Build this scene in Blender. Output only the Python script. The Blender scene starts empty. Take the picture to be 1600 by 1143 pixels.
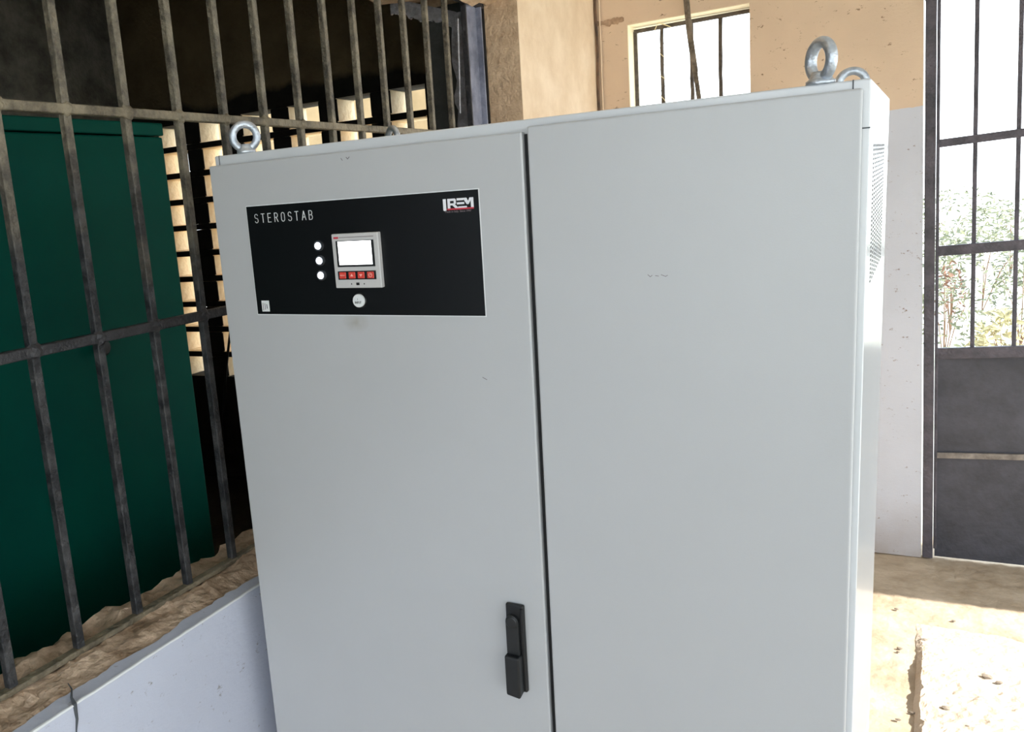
import bpy, bmesh, math, random
from mathutils import Matrix, Vector, noise

random.seed(7)
S = bpy.context.scene
COL = S.collection

# ------------------------------------------------------------------ camera
cam_data = bpy.data.cameras.new('camera')
cam = bpy.data.objects.new('camera', cam_data)
COL.objects.link(cam)
FPX, PX, PY = 1347.36, 610.65, 567.18          # focal length and principal point in px of 1600x1143
cam_data.sensor_fit = 'HORIZONTAL'
cam_data.sensor_width = 36.0
cam_data.lens = FPX / 1600 * 36.0
cam_data.shift_x = (800 - PX) / 1600
cam_data.shift_y = (PY - 571.5) / 1600
cam_data.clip_start = 0.02
cam_data.clip_end = 400
R_RIGHT = Vector((0.8605, 0.5026, -0.0832)).normalized()
R_FWD = Vector((-0.5090, 0.8423, -0.1770))
R_FWD = (R_FWD - R_FWD.dot(R_RIGHT) * R_RIGHT).normalized()
R_UP = R_RIGHT.cross(R_FWD)
cam.matrix_world = Matrix.Translation((0, 0, 1.8)) @ Matrix((R_RIGHT, R_UP, -R_FWD)).transposed().to_4x4()
S.camera = cam

# ------------------------------------------------------------------ sky, sun, exposure
SUN_EL = math.radians(37)
world = bpy.data.worlds.new('sky')
S.world = world
world.use_nodes = True
wn = world.node_tree.nodes
# bright hazy sky, a little bluer overhead than towards the horizon
tcw = wn.new('ShaderNodeTexCoord')
sepw = wn.new('ShaderNodeSeparateXYZ')
rampw = wn.new('ShaderNodeValToRGB')
rampw.color_ramp.elements[0].position = 0.0
rampw.color_ramp.elements[0].color = (0.88, 0.95, 1.0, 1)
rampw.color_ramp.elements[1].position = 1.0
rampw.color_ramp.elements[1].color = (0.62, 0.79, 1.0, 1)
world.node_tree.links.new(tcw.outputs['Generated'], sepw.inputs[0])
world.node_tree.links.new(sepw.outputs['Z'], rampw.inputs['Fac'])
world.node_tree.links.new(rampw.outputs['Color'], wn['Background'].inputs['Color'])
wn['Background'].inputs['Strength'].default_value = 2.6

sun_data = bpy.data.lights.new('sun', 'SUN')
sun_data.energy = 6.5
sun_data.angle = math.radians(0.6)
sun_data.color = (1.0, 0.965, 0.92)
sun = bpy.data.objects.new('sun', sun_data)
COL.objects.link(sun)
sun_dir = Vector((-math.cos(SUN_EL), -0.012, -math.sin(SUN_EL)))
sun.rotation_euler = sun_dir.to_track_quat('-Z', 'Y').to_euler()
sun.location = (6, 2, 6)

S.view_settings.view_transform = 'Standard'
S.view_settings.look = 'None'
S.view_settings.gamma = 1.0
S.view_settings.use_curve_mapping = False
S.view_settings.exposure = 0.9
try:
    S.cycles.max_bounces = 10
    S.cycles.diffuse_bounces = 6
    S.cycles.sample_clamp_indirect = 12
except Exception:
    pass

# ------------------------------------------------------------------ helpers
def lin(c):
    return tuple(((v / 255) / 12.92 if v / 255 <= 0.04045 else ((v / 255 + 0.055) / 1.055) ** 2.4) for v in c)

def mat(name, rgb, rough=0.6, metal=0.0, var=0.0, vscale=6.0, rgb2=None, bump=0.0, bscale=40.0, emit=0.0, spec=None):
    m = bpy.data.materials.new(name)
    m.use_nodes = True
    nt = m.node_tree
    b = nt.nodes['Principled BSDF']
    b.inputs['Roughness'].default_value = rough
    b.inputs['Metallic'].default_value = metal
    if spec is not None:
        b.inputs['Specular IOR Level'].default_value = spec
    c = (*lin(rgb), 1)
    tc = nt.nodes.new('ShaderNodeTexCoord')
    if var > 0 or rgb2:
        n = nt.nodes.new('ShaderNodeTexNoise')
        n.inputs['Scale'].default_value = vscale
        n.inputs['Detail'].default_value = 8
        n.inputs['Roughness'].default_value = 0.65
        nt.links.new(tc.outputs['Object'], n.inputs['Vector'])
        r = nt.nodes.new('ShaderNodeValToRGB')
        r.color_ramp.elements[0].position = 0.35
        r.color_ramp.elements[1].position = 0.68
        c2 = (*lin(rgb2), 1) if rgb2 else tuple([v * (1 - var) for v in c[:3]] + [1])
        r.color_ramp.elements[0].color = c2
        r.color_ramp.elements[1].color = c
        nt.links.new(n.outputs['Fac'], r.inputs['Fac'])
        nt.links.new(r.outputs['Color'], b.inputs['Base Color'])
    else:
        b.inputs['Base Color'].default_value = c
    if bump > 0:
        n2 = nt.nodes.new('ShaderNodeTexNoise')
        n2.inputs['Scale'].default_value = bscale
        n2.inputs['Detail'].default_value = 6
        nt.links.new(tc.outputs['Object'], n2.inputs['Vector'])
        bp = nt.nodes.new('ShaderNodeBump')
        bp.inputs['Strength'].default_value = bump
        bp.inputs['Distance'].default_value = 0.02
        nt.links.new(n2.outputs['Fac'], bp.inputs['Height'])
        nt.links.new(bp.outputs['Normal'], b.inputs['Normal'])
    if emit > 0:
        b.inputs['Emission Color'].default_value = c
        b.inputs['Emission Strength'].default_value = emit
    return m

class MB:
    """collects shapes, then links them as one mesh object"""
    def __init__(s):
        s.v, s.f = [], []
    def add(s, vs, fs):
        o = len(s.v)
        s.v += [tuple(q) for q in vs]
        s.f += [tuple(i + o for i in f) for f in fs]
        return s
    def box(s, x0, x1, y0, y1, z0, z1):
        return s.add([(x0, y0, z0), (x1, y0, z0), (x1, y1, z0), (x0, y1, z0), (x0, y0, z1), (x1, y0, z1), (x1, y1, z1), (x0, y1, z1)],
                     [(0, 3, 2, 1), (4, 5, 6, 7), (0, 1, 5, 4), (1, 2, 6, 5), (2, 3, 7, 6), (3, 0, 4, 7)])
    def beam(s, a, b, w, d, ref=(0, 0, 1)):
        a, b = Vector(a), Vector(b)
        t = (b - a).normalized()
        u = t.cross(Vector(ref))
        if u.length < 1e-4:
            u = t.cross(Vector((1, 0, 0)))
        u.normalize()
        n = u.cross(t).normalized()
        u, n = u * w / 2, n * d / 2
        vs = [a - u - n, a + u - n, a + u + n, a - u + n, b - u - n, b + u - n, b + u + n, b - u + n]
        return s.add(vs, [(0, 3, 2, 1), (4, 5, 6, 7), (0, 1, 5, 4), (1, 2, 6, 5), (2, 3, 7, 6), (3, 0, 4, 7)])
    def prism(s, pts, y0, y1):
        """polygon in xz (counter-clockwise seen from -y) extruded from y0 to y1"""
        n = len(pts)
        vs = [(x, y0, z) for x, z in pts] + [(x, y1, z) for x, z in pts]
        fs = [tuple(range(n)), tuple(range(2 * n - 1, n - 1, -1))]
        for i in range(n):
            j = (i + 1) % n
            fs.append((i, i + n, j + n, j))
        return s.add(vs, fs)
    def tube(s, pts, r, n=10, closed=False):
        pts = [Vector(q) for q in pts]
        m = len(pts)
        vs, fs = [], []
        prev = None
        for i in range(m):
            if closed:
                t = (pts[(i + 1) % m] - pts[i - 1]).normalized()
            else:
                t = (pts[min(i + 1, m - 1)] - pts[max(i - 1, 0)]).normalized()
            if prev is None:
                u = t.orthogonal().normalized()
            else:
                u = (prev - t * prev.dot(t)).normalized()
            prev = u
            w = t.cross(u)
            rr = r[i] if isinstance(r, (list, tuple)) else r
            for k in range(n):
                a = 2 * math.pi * k / n
                vs.append(pts[i] + (u * math.cos(a) + w * math.sin(a)) * rr)
        for i in range(m if closed else m - 1):
            for k in range(n):
                k2 = (k + 1) % n
                i2 = (i + 1) % m
                fs.append((i * n + k, i * n + k2, i2 * n + k2, i2 * n + k))
        if not closed:
            fs.append(tuple(range(n - 1, -1, -1)))
            fs.append(tuple(range((m - 1) * n, m * n)))
        return s.add(vs, fs)
    def lathe(s, prof, c, axis='y', n=28):
        """prof: (radius, offset along axis); axis y points to -y, axis z points up"""
        vs, fs = [], []
        for r, h in prof:
            for k in range(n):
                a = 2 * math.pi * k / n
                if axis == 'y':
                    vs.append((c[0] + r * math.cos(a), c[1] - h, c[2] + r * math.sin(a)))
                else:
                    vs.append((c[0] + r * math.cos(a), c[1] + r * math.sin(a), c[2] + h))
        m = len(prof)
        for i in range(m - 1):
            for k in range(n):
                k2 = (k + 1) % n
                fs.append((i * n + k, i * n + k2, (i + 1) * n + k2, (i + 1) * n + k))
        fs.append(tuple(range(n - 1, -1, -1)))
        fs.append(tuple(range((m - 1) * n, m * n)))
        return s.add(vs, fs)
    def build(s, name, m, parent=None, bevel=0.0, smooth=False, seg=2):
        me = bpy.data.meshes.new(name)
        me.from_pydata(s.v, [], s.f)
        bm = bmesh.new()
        bm.from_mesh(me)
        bmesh.ops.recalc_face_normals(bm, faces=bm.faces)
        if bevel > 0:
            bmesh.ops.bevel(bm, geom=list(bm.edges), offset=bevel, segments=seg, profile=0.5, affect='EDGES', clamp_overlap=True)
        bm.to_mesh(me)
        bm.free()
        if smooth:
            me.polygons.foreach_set('use_smooth', [True] * len(me.polygons))
        me.materials.append(m)
        o = bpy.data.objects.new(name, me)
        COL.objects.link(o)
        if parent:
            o.parent = parent
        return o

def tag(o, label=None, cat=None, group=None, kind=None):
    if label: o['label'] = label
    if cat: o['category'] = cat
    if group: o['group'] = group
    if kind: o['kind'] = kind
    return o

def empty(name, loc=(0, 0, 0), matrix=None):
    o = bpy.data.objects.new(name, None)
    o.empty_display_size = 0.1
    COL.objects.link(o)
    if matrix is not None:
        o.matrix_world = matrix
    else:
        o.location = loc
    return o

def shared(name, src, parent, loc=None, rot=None):
    o = src.copy()
    COL.objects.link(o)
    o.name = name
    o.parent = parent
    if loc is not None: o.location = loc
    if rot is not None: o.rotation_euler = rot
    return o

def fbm(x, y, z=0.0, o=4):
    a, t, f = 1.0, 0.0, 1.0
    for _ in range(o):
        t += a * noise.noise(Vector((x * f, y * f, z * f + 3.1)))
        a *= 0.5
        f *= 2.1
    return t

# ------------------------------------------------------------------ materials
def wall_paint(name, low, high, zsplit, stain):
    """two-tone painted plaster: painted dado up to zsplit, limewash above, pits and grime"""
    m = bpy.data.materials.new(name)
    m.use_nodes = True
    nt = m.node_tree
    b = nt.nodes['Principled BSDF']
    b.inputs['Roughness'].default_value = 0.85
    tc = nt.nodes.new('ShaderNodeTexCoord')
    sep = nt.nodes.new('ShaderNodeSeparateXYZ')
    nt.links.new(tc.outputs['Object'], sep.inputs[0])
    n0 = nt.nodes.new('ShaderNodeTexNoise'); n0.inputs['Scale'].default_value = 9; n0.inputs['Detail'].default_value = 5
    nt.links.new(tc.outputs['Object'], n0.inputs['Vector'])
    ad = nt.nodes.new('ShaderNodeMath'); ad.operation = 'MULTIPLY_ADD'
    ad.inputs[1].default_value = 0.03
    nt.links.new(n0.outputs['Fac'], ad.inputs[0]); nt.links.new(sep.outputs['Z'], ad.inputs[2])
    gt = nt.nodes.new('ShaderNodeMath'); gt.operation = 'GREATER_THAN'; gt.inputs[1].default_value = zsplit + 0.015
    nt.links.new(ad.outputs[0], gt.inputs[0])
    def tone(c, c2, sc):
        n = nt.nodes.new('ShaderNodeTexNoise'); n.inputs['Scale'].default_value = sc; n.inputs['Detail'].default_value = 8
        nt.links.new(tc.outputs['Object'], n.inputs['Vector'])
        r = nt.nodes.new('ShaderNodeValToRGB')
        r.color_ramp.elements[0].position = 0.3; r.color_ramp.elements[1].position = 0.7
        r.color_ramp.elements[0].color = (*lin(c2), 1); r.color_ramp.elements[1].color = (*lin(c), 1)
        nt.links.new(n.outputs['Fac'], r.inputs['Fac'])
        return r
    a1 = tone(high, tuple(v * 0.93 for v in high), 3.0)
    a2 = tone(low, tuple(v * 0.95 for v in low), 2.5)
    mx = nt.nodes.new('ShaderNodeMix'); mx.data_type = 'RGBA'
    nt.links.new(gt.outputs[0], mx.inputs[0])
    nt.links.new(a2.outputs['Color'], mx.inputs[6]); nt.links.new(a1.outputs['Color'], mx.inputs[7])
    # scattered chips and pits
    v = nt.nodes.new('ShaderNodeTexNoise'); v.inputs['Scale'].default_value = 26; v.inputs['Detail'].default_value = 9; v.inputs['Roughness'].default_value = 0.75
    mp = nt.nodes.new('ShaderNodeMapping'); mp.inputs['Scale'].default_value = (1, 1, 1.6)
    nt.links.new(tc.outputs['Object'], mp.inputs[0]); nt.links.new(mp.outputs[0], v.inputs['Vector'])
    rp = nt.nodes.new('ShaderNodeValToRGB')
    rp.color_ramp.elements[0].position = 0.615; rp.color_ramp.elements[1].position = 0.67
    rp.color_ramp.elements[0].color = (0, 0, 0, 1); rp.color_ramp.elements[1].color = (1, 1, 1, 1)
    nt.links.new(v.outputs['Fac'], rp.inputs['Fac'])
    mx2 = nt.nodes.new('ShaderNodeMix'); mx2.data_type = 'RGBA'
    mx2.inputs[7].default_value = (*lin(stain), 1)
    nt.links.new(rp.outputs['Color'], mx2.inputs[0])
    nt.links.new(mx.outputs[2], mx2.inputs[6])
    # splashed mud along the foot of the wall
    mr = nt.nodes.new('ShaderNodeMapRange')
    mr.inputs[1].default_value = 0.30; mr.inputs[2].default_value = 0.0; mr.inputs[3].default_value = 0.0; mr.inputs[4].default_value = 0.85
    nt.links.new(sep.outputs['Z'], mr.inputs[0])
    mm = nt.nodes.new('ShaderNodeMath'); mm.operation = 'MULTIPLY'
    n3 = nt.nodes.new('ShaderNodeTexNoise'); n3.inputs['Scale'].default_value = 7; n3.inputs['Detail'].default_value = 6
    nt.links.new(tc.outputs['Object'], n3.inputs['Vector'])
    nt.links.new(mr.outputs[0], mm.inputs[0]); nt.links.new(n3.outputs['Fac'], mm.inputs[1])
    mx3 = nt.nodes.new('ShaderNodeMix'); mx3.data_type = 'RGBA'
    mx3.inputs[7].default_value = (*lin((150, 125, 95)), 1)
    nt.links.new(mm.outputs[0], mx3.inputs[0]); nt.links.new(mx2.outputs[2], mx3.inputs[6])
    nt.links.new(mx3.outputs[2], b.inputs['Base Color'])
    bp = nt.nodes.new('ShaderNodeBump'); bp.inputs['Strength'].default_value = 0.25; bp.inputs['Distance'].default_value = 0.01
    nt.links.new(v.outputs['Fac'], bp.inputs['Height']); nt.links.new(bp.outputs['Normal'], b.inputs['Normal'])
    return m

M = {}
M['wall'] = wall_paint('limewashed_plaster', (202, 205, 214), (222, 196, 168), 2.035, (120, 92, 70))
M['parapet'] = wall_paint('grey_dado_paint', (196, 200, 214), (196, 200, 214), 5.0, (140, 135, 135))
M['pier'] = mat('rough_tan_render', (216, 188, 156), 0.95, rgb2=(184, 156, 126), vscale=14, bump=0.7, bscale=45)
M['pier_smooth'] = mat('lit_tan_limewash', (240, 218, 190), 0.9, rgb2=(222, 196, 164), vscale=5, bump=0.15, bscale=60)  # limewash tone raised to hold the window light on the pier
M['sill'] = mat('broken_sill_mortar', (236, 208, 180), 0.95, rgb2=(150, 124, 98), vscale=11, bump=0.8, bscale=35)
def shade_band_wall():
    m = mat('brown_plaster_shade_band', (128, 112, 84), 0.95, rgb2=(96, 82, 60), vscale=2.5, bump=0.4, bscale=30)
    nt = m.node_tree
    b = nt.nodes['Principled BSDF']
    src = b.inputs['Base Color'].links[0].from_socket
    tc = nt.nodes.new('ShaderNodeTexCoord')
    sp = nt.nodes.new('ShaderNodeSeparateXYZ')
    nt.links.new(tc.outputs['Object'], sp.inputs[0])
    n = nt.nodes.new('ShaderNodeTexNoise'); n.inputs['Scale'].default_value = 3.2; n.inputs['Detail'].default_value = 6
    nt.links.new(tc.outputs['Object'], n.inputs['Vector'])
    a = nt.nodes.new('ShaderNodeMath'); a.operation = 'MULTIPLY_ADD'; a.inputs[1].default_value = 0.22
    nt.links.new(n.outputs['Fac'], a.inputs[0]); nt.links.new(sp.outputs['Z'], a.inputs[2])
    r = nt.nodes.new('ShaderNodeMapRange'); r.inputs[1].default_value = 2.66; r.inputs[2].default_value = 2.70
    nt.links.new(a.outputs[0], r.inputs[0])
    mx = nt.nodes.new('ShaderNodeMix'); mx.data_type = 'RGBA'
    mx.inputs[6].default_value = (*lin((34, 30, 25)), 1)  # near-black lower band paints backlit darkness, with an uneven upper edge
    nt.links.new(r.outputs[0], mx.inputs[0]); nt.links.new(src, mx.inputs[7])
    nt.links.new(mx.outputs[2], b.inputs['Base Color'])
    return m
M['dark_wall'] = shade_band_wall()
M['lit_reveal'] = mat('cream_lit_reveal', (244, 232, 200), 0.9, var=0.06, vscale=9)  # paler than the wall, painting daylight onto the window reveals
M['shade_face'] = mat('shaded_block_face', (36, 31, 26), 0.9, rgb2=(22, 20, 17), vscale=14)  # shade on the room side of the backlit blocks, set as colour
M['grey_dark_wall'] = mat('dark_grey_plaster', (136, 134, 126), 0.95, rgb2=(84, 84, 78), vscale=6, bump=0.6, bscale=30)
M['reveal'] = mat('dark_cement_reveal', (84, 86, 84), 0.9, rgb2=(60, 62, 60), vscale=7, bump=0.3)
M['mortar'] = mat('pale_mortar', (196, 196, 204), 0.9, rgb2=(150, 148, 150), vscale=30, bump=0.5, bscale=80)
M['block'] = mat('cream_block', (246, 228, 196), 0.9, rgb2=(226, 200, 160), vscale=12, bump=0.4, bscale=30)
M['cream_wall'] = mat('cream_outside_wall', (180, 152, 112), 0.9, rgb2=(150, 126, 90), vscale=2)
M['floor'] = mat('dusty_concrete', (200, 182, 158), 0.95, rgb2=(164, 144, 118), vscale=5, bump=0.35, bscale=28)
M['screed'] = mat('chipped_screed', (208, 194, 176), 0.95, rgb2=(188, 170, 148), vscale=8, bump=0.5, bscale=34)
M['white_wall'] = mat('pale_paint', (216, 218, 222), 0.9, var=0.06, vscale=2)
M['ceiling'] = mat('grey_ceiling', (222, 222, 220), 0.9, var=0.15, vscale=2)
M['ground'] = mat('pale_dry_ground', (204, 202, 194), 0.95, rgb2=(176, 176, 160), vscale=0.6)
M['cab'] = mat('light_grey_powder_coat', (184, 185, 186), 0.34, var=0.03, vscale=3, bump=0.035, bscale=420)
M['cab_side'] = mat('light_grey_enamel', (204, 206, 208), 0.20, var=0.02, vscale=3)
M['gasket'] = mat('black_gasket', (14, 14, 16), 0.7)
M['seam'] = mat('dark_seam', (70, 74, 78), 0.7)
M['zinc'] = mat('zinc_plated_steel', (220, 225, 230), 0.36, 0.7, rgb2=(168, 176, 186), vscale=40, bump=0.15, bscale=200)
M['plate'] = mat('black_satin_foil', (8, 11, 13), 0.4, var=0.1, vscale=2, spec=0.3)
M['border'] = mat('white_foil_edge', (222, 224, 224), 0.5)
M['print'] = mat('light_grey_print', (226, 228, 228), 0.6)
M['print_white'] = mat('white_print', (232, 232, 236), 0.6)
M['print_red'] = mat('red_print', (196, 50, 66), 0.6)
M['print_dim'] = mat('dim_print', (120, 110, 112), 0.7)
M['print_black'] = mat('black_print', (24, 24, 26), 0.7)
M['meter'] = mat('pale_grey_plastic', (196, 194, 192), 0.45)
M['black'] = mat('black_plastic', (16, 17, 18), 0.45)
M['lever'] = mat('dark_grey_plastic', (30, 32, 33), 0.42, var=0.2, vscale=20)
M['red'] = mat('red_rubber_key', (214, 66, 54), 0.5)
M['key_icon'] = mat('pale_key_icon', (240, 180, 168), 0.6)
M['screen'] = mat('lit_display', (250, 252, 255), 0.4, emit=2.2)
M['lamp'] = mat('lit_white_lens', (240, 246, 255), 0.3, emit=2.6)
M['chrome'] = mat('lamp_bezel_metal', (150, 154, 160), 0.3, 0.9)
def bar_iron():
    """black painted iron with lighter brown upper lengths, ending unevenly"""
    m = mat('brown_topped_black_iron', (140, 130, 110), 0.6, rgb2=(66, 60, 52), vscale=18, bump=0.5, bscale=70)
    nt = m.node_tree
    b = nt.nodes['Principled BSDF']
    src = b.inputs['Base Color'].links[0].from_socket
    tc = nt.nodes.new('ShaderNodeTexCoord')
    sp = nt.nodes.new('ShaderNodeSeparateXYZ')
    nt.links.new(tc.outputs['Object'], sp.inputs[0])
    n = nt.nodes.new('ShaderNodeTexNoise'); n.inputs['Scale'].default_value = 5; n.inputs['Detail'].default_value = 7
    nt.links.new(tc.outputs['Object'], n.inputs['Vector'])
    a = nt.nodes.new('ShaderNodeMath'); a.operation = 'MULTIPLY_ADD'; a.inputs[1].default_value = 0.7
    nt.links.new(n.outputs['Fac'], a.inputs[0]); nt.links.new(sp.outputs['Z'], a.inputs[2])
    r = nt.nodes.new('ShaderNodeMapRange'); r.inputs[1].default_value = 2.08; r.inputs[2].default_value = 2.34  # brown takes over with height, along an uneven edge
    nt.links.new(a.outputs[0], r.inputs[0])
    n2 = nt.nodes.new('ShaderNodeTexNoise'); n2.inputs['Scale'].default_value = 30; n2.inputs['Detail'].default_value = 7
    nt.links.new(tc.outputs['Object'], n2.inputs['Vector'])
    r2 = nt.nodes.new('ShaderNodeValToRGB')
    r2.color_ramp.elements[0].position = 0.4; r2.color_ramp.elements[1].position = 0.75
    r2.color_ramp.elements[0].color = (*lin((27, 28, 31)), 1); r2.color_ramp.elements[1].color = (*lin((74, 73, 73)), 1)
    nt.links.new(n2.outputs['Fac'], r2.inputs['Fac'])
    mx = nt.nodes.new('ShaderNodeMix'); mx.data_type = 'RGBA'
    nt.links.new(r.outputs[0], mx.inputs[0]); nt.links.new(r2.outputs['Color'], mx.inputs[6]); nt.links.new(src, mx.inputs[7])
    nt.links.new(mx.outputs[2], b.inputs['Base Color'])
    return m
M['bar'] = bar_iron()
M['bar_warm'] = mat('grimy_painted_iron', (150, 138, 114), 0.6, rgb2=(84, 76, 62), vscale=18, bump=0.5, bscale=70)
M['bar_dark'] = mat('black_painted_iron', (58, 56, 58), 0.5, rgb2=(28, 28, 31), vscale=16, bump=0.4, bscale=60)
M['frame_blue'] = mat('blue_grey_painted_iron', (150, 154, 172), 0.55, rgb2=(100, 104, 120), vscale=10, bump=0.3)
M['door_iron'] = mat('dark_plum_painted_iron', (92, 86, 94), 0.55, rgb2=(56, 54, 60), vscale=9, bump=0.3, bscale=60)
M['door_sheet'] = mat('dusty_dark_sheet', (74, 74, 82), 0.6, rgb2=(54, 54, 60), vscale=7, bump=0.15)
M['dust_iron'] = mat('dusty_tee_rail', (150, 142, 132), 0.8, rgb2=(104, 96, 90), vscale=20)
M['window_iron'] = mat('rusty_window_iron', (104, 94, 84), 0.7, rgb2=(66, 58, 52), vscale=25, bump=0.4)
M['green'] = mat('dark_green_enamel', (0, 74, 60), 0.5, rgb2=(0, 62, 54), vscale=1.2, spec=0.08)
M['conduit'] = mat('old_cable_sheath', (120, 92, 70), 0.7, rgb2=(60, 48, 40), vscale=14)
M['wood'] = mat('weathered_wood', (150, 136, 118), 0.85, rgb2=(84, 74, 62), vscale=18, bump=0.5)
M['twine'] = mat('pale_twine', (236, 222, 178), 0.9)
M['cable'] = mat('black_cable', (18, 17, 16), 0.6)
M['leaf'] = mat('dusty_green_leaf', (118, 120, 88), 0.7, rgb2=(64, 68, 48), vscale=6)
M['leaf_dry'] = mat('dry_straw_leaf', (176, 166, 122), 0.8, rgb2=(128, 116, 80), vscale=6)
M['leaf_brown'] = mat('withered_brown_leaf', (120, 84, 60), 0.8, rgb2=(78, 52, 38), vscale=6)
M['twig'] = mat('brown_twig', (110, 84, 62), 0.85)
M['next_floor'] = mat('dark_brown_floor', (46, 40, 34), 0.95, rgb2=(28, 25, 22), vscale=5, bump=0.4)
M['stone'] = mat('grey_stone', (150, 138, 122), 0.9, rgb2=(110, 98, 84), vscale=12)

def door_paint():
    """cabinet paint of the doors with a brownish thumb smear below the push button"""
    m = M['cab'].copy(); m.name = 'light_grey_powder_coat_smudged'
    nt = m.node_tree
    b = nt.nodes['Principled BSDF']
    src = b.inputs['Base Color'].links[0].from_socket
    tc = nt.nodes.new('ShaderNodeTexCoord')
    mp = nt.nodes.new('ShaderNodeMapping'); mp.vector_type = 'POINT'
    mp.inputs['Location'].default_value = (-0.335 * 30, 0, 0.325 * 45)
    mp.inputs['Scale'].default_value = (30, 0.0, 45)
    nt.links.new(tc.outputs['Object'], mp.inputs[0])
    g = nt.nodes.new('ShaderNodeTexGradient'); g.gradient_type = 'SPHERICAL'
    nt.links.new(mp.outputs[0], g.inputs[0])
    n = nt.nodes.new('ShaderNodeTexNoise'); n.inputs['Scale'].default_value = 60; n.inputs['Detail'].default_value = 5
    nt.links.new(tc.outputs['Object'], n.inputs['Vector'])
    mu = nt.nodes.new('ShaderNodeMath'); mu.operation = 'MULTIPLY'
    nt.links.new(g.outputs['Fac'], mu.inputs[0]); nt.links.new(n.outputs['Fac'], mu.inputs[1])
    mx = nt.nodes.new('ShaderNodeMix'); mx.data_type = 'RGBA'
    mx.inputs[7].default_value = (*lin((150, 142, 126)), 1)
    nt.links.new(mu.outputs[0], mx.inputs[0]); nt.links.new(src, mx.inputs[6])
    nt.links.new(mx.outputs[2], b.inputs['Base Color'])
    return m
M['cab_door'] = door_paint()

# ------------------------------------------------------------------ the building
YB, YB2 = 4.4408, 4.64            # back wall, inner and outer face
XP, XG = -1.3385, -1.4885         # inner face of the left wall, plane of the grille
ZC = 3.95                         # ceiling
XR = 2.2                          # right wall
YF = -2.6                         # wall behind the camera
SYF = 4.45
XL = -4.62                        # far wall of the next room

def jag(n, amp, seed, sc=9.0):
    return [amp * fbm(i * sc / max(n, 1), seed * 7.7, 0.3) for i in range(n + 1)]

# floor with an uneven surface where it is in view
m = MB()
def grid(x0, x1, y0, y1, nx, ny, fz):
    vs, fs = [], []
    for j in range(ny + 1):
        for i in range(nx + 1):
            x = x0 + (x1 - x0) * i / nx
            y = y0 + (y1 - y0) * j / ny
            vs.append((x, y, fz(x, y)))
    for j in range(ny):
        for i in range(nx):
            a = j * (nx + 1) + i
            fs.append((a, a + 1, a + nx + 2, a + nx + 1))
    return vs, fs
m.add(*grid(-0.4, XR, 2.2, YB2 + 0.1, 180, 150, lambda x, y: 0.006 * fbm(x * 4, y * 4) + 0.003 * fbm(x * 22, y * 22, 2) - 0.006))
m.add([(XL, YF, -0.006), (XR, YF, -0.006), (XR, 2.2, -0.006), (XL, 2.2, -0.006)], [(0, 1, 2, 3)])
m.add([(XL, 2.2, -0.006), (-0.4, 2.2, -0.006), (-0.4, YB2, -0.006), (XL, YB2, -0.006)], [(0, 1, 2, 3)])
floor = tag(m.build('floor', M['floor'], smooth=True), 'dusty rough concrete floor', kind='structure')

# raised layer of screed with a crumbled edge towards the cabinet
m = MB()
vs, fs = [], []
NY, NX = 150, 90
y0s, y1s = 1.9, 3.76
for j in range(NY + 1):
    y = y0s + (y1s - y0s) * j / NY
    t = j / NY
    fade = min(1.0, (1 - t) * 5.0)
    e = 0.056 + 0.012 * (y - 2.96) / 0.7 + 0.006 * fbm(0.4, y * 9, 1)
    run = 0.020 + 0.05 * max(0, fbm(7.7, y * 8.0, 4) + 0.05)
    for i in range(NX + 1):
        u = i / NX
        if i == 0:
            x, z = e, -0.02
        elif i <= 8:
            s = i / 8
            x = e + run * s
            z = 0.026 * fade * min(1, s ** 0.85) * (1 + 0.25 * fbm(x * 40, y * 40)) - 0.006
        else:
            x = e + run + (1.9 - e - run) * ((i - 8) / (NX - 8)) ** 1.6
            pit = max(0, fbm(x * 7, y * 13, 9) - 0.45) * 0.07
            z = (0.026 + 0.008 * fbm(x * 9, y * 9, 5) + 0.004 * fbm(x * 40, y * 40, 6) - pit) * fade - 0.006
        vs.append((x, y, z))
for j in range(NY):
    for i in range(NX):
        a = j * (NX + 1) + i
        fs.append((a, a + 1, a + NX + 2, a + NX + 1))
m.add(vs, fs)
m.build('raised_screed', M['screed'], floor)
# small stones and crumbs lying on the floor near the broken edge
for k in range(12):
    x = random.uniform(-0.02, 0.5); y = random.uniform(2.95, 4.0); r = random.uniform(0.005, 0.012)
    base = 0.020 if x > 0.10 and y < 3.6 else 0.0
    m = MB()
    vs = []
    bm = bmesh.new(); bmesh.ops.create_icosphere(bm, subdivisions=1, radius=r)
    for v in bm.verts:
        q = v.co * (1 + 0.5 * noise.noise(v.co * 90 + Vector((k, 0, 0))))
        vs.append((x + q.x * 1.5, y + q.y, base + 0.3 * r + q.z * 0.55))
    fs = [tuple(v.index for v in f.verts) for f in bm.faces]
    bm.free()
    m.add(vs, fs)
    m.build('crumb', M['stone'], floor)

MB().box(XL, -1.6, YF, SYF, -0.004, 0.0).build('dark_floor', M['next_floor'], floor)  # thin sheet giving the next room's floor a darker tone

tag(MB().box(XL - 0.3, XR + 0.3, YF - 0.3, YB2 + 0.3, ZC, ZC + 0.15).build('ceiling', M['ceiling']), 'plain grey ceiling above the room', kind='structure')

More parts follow.
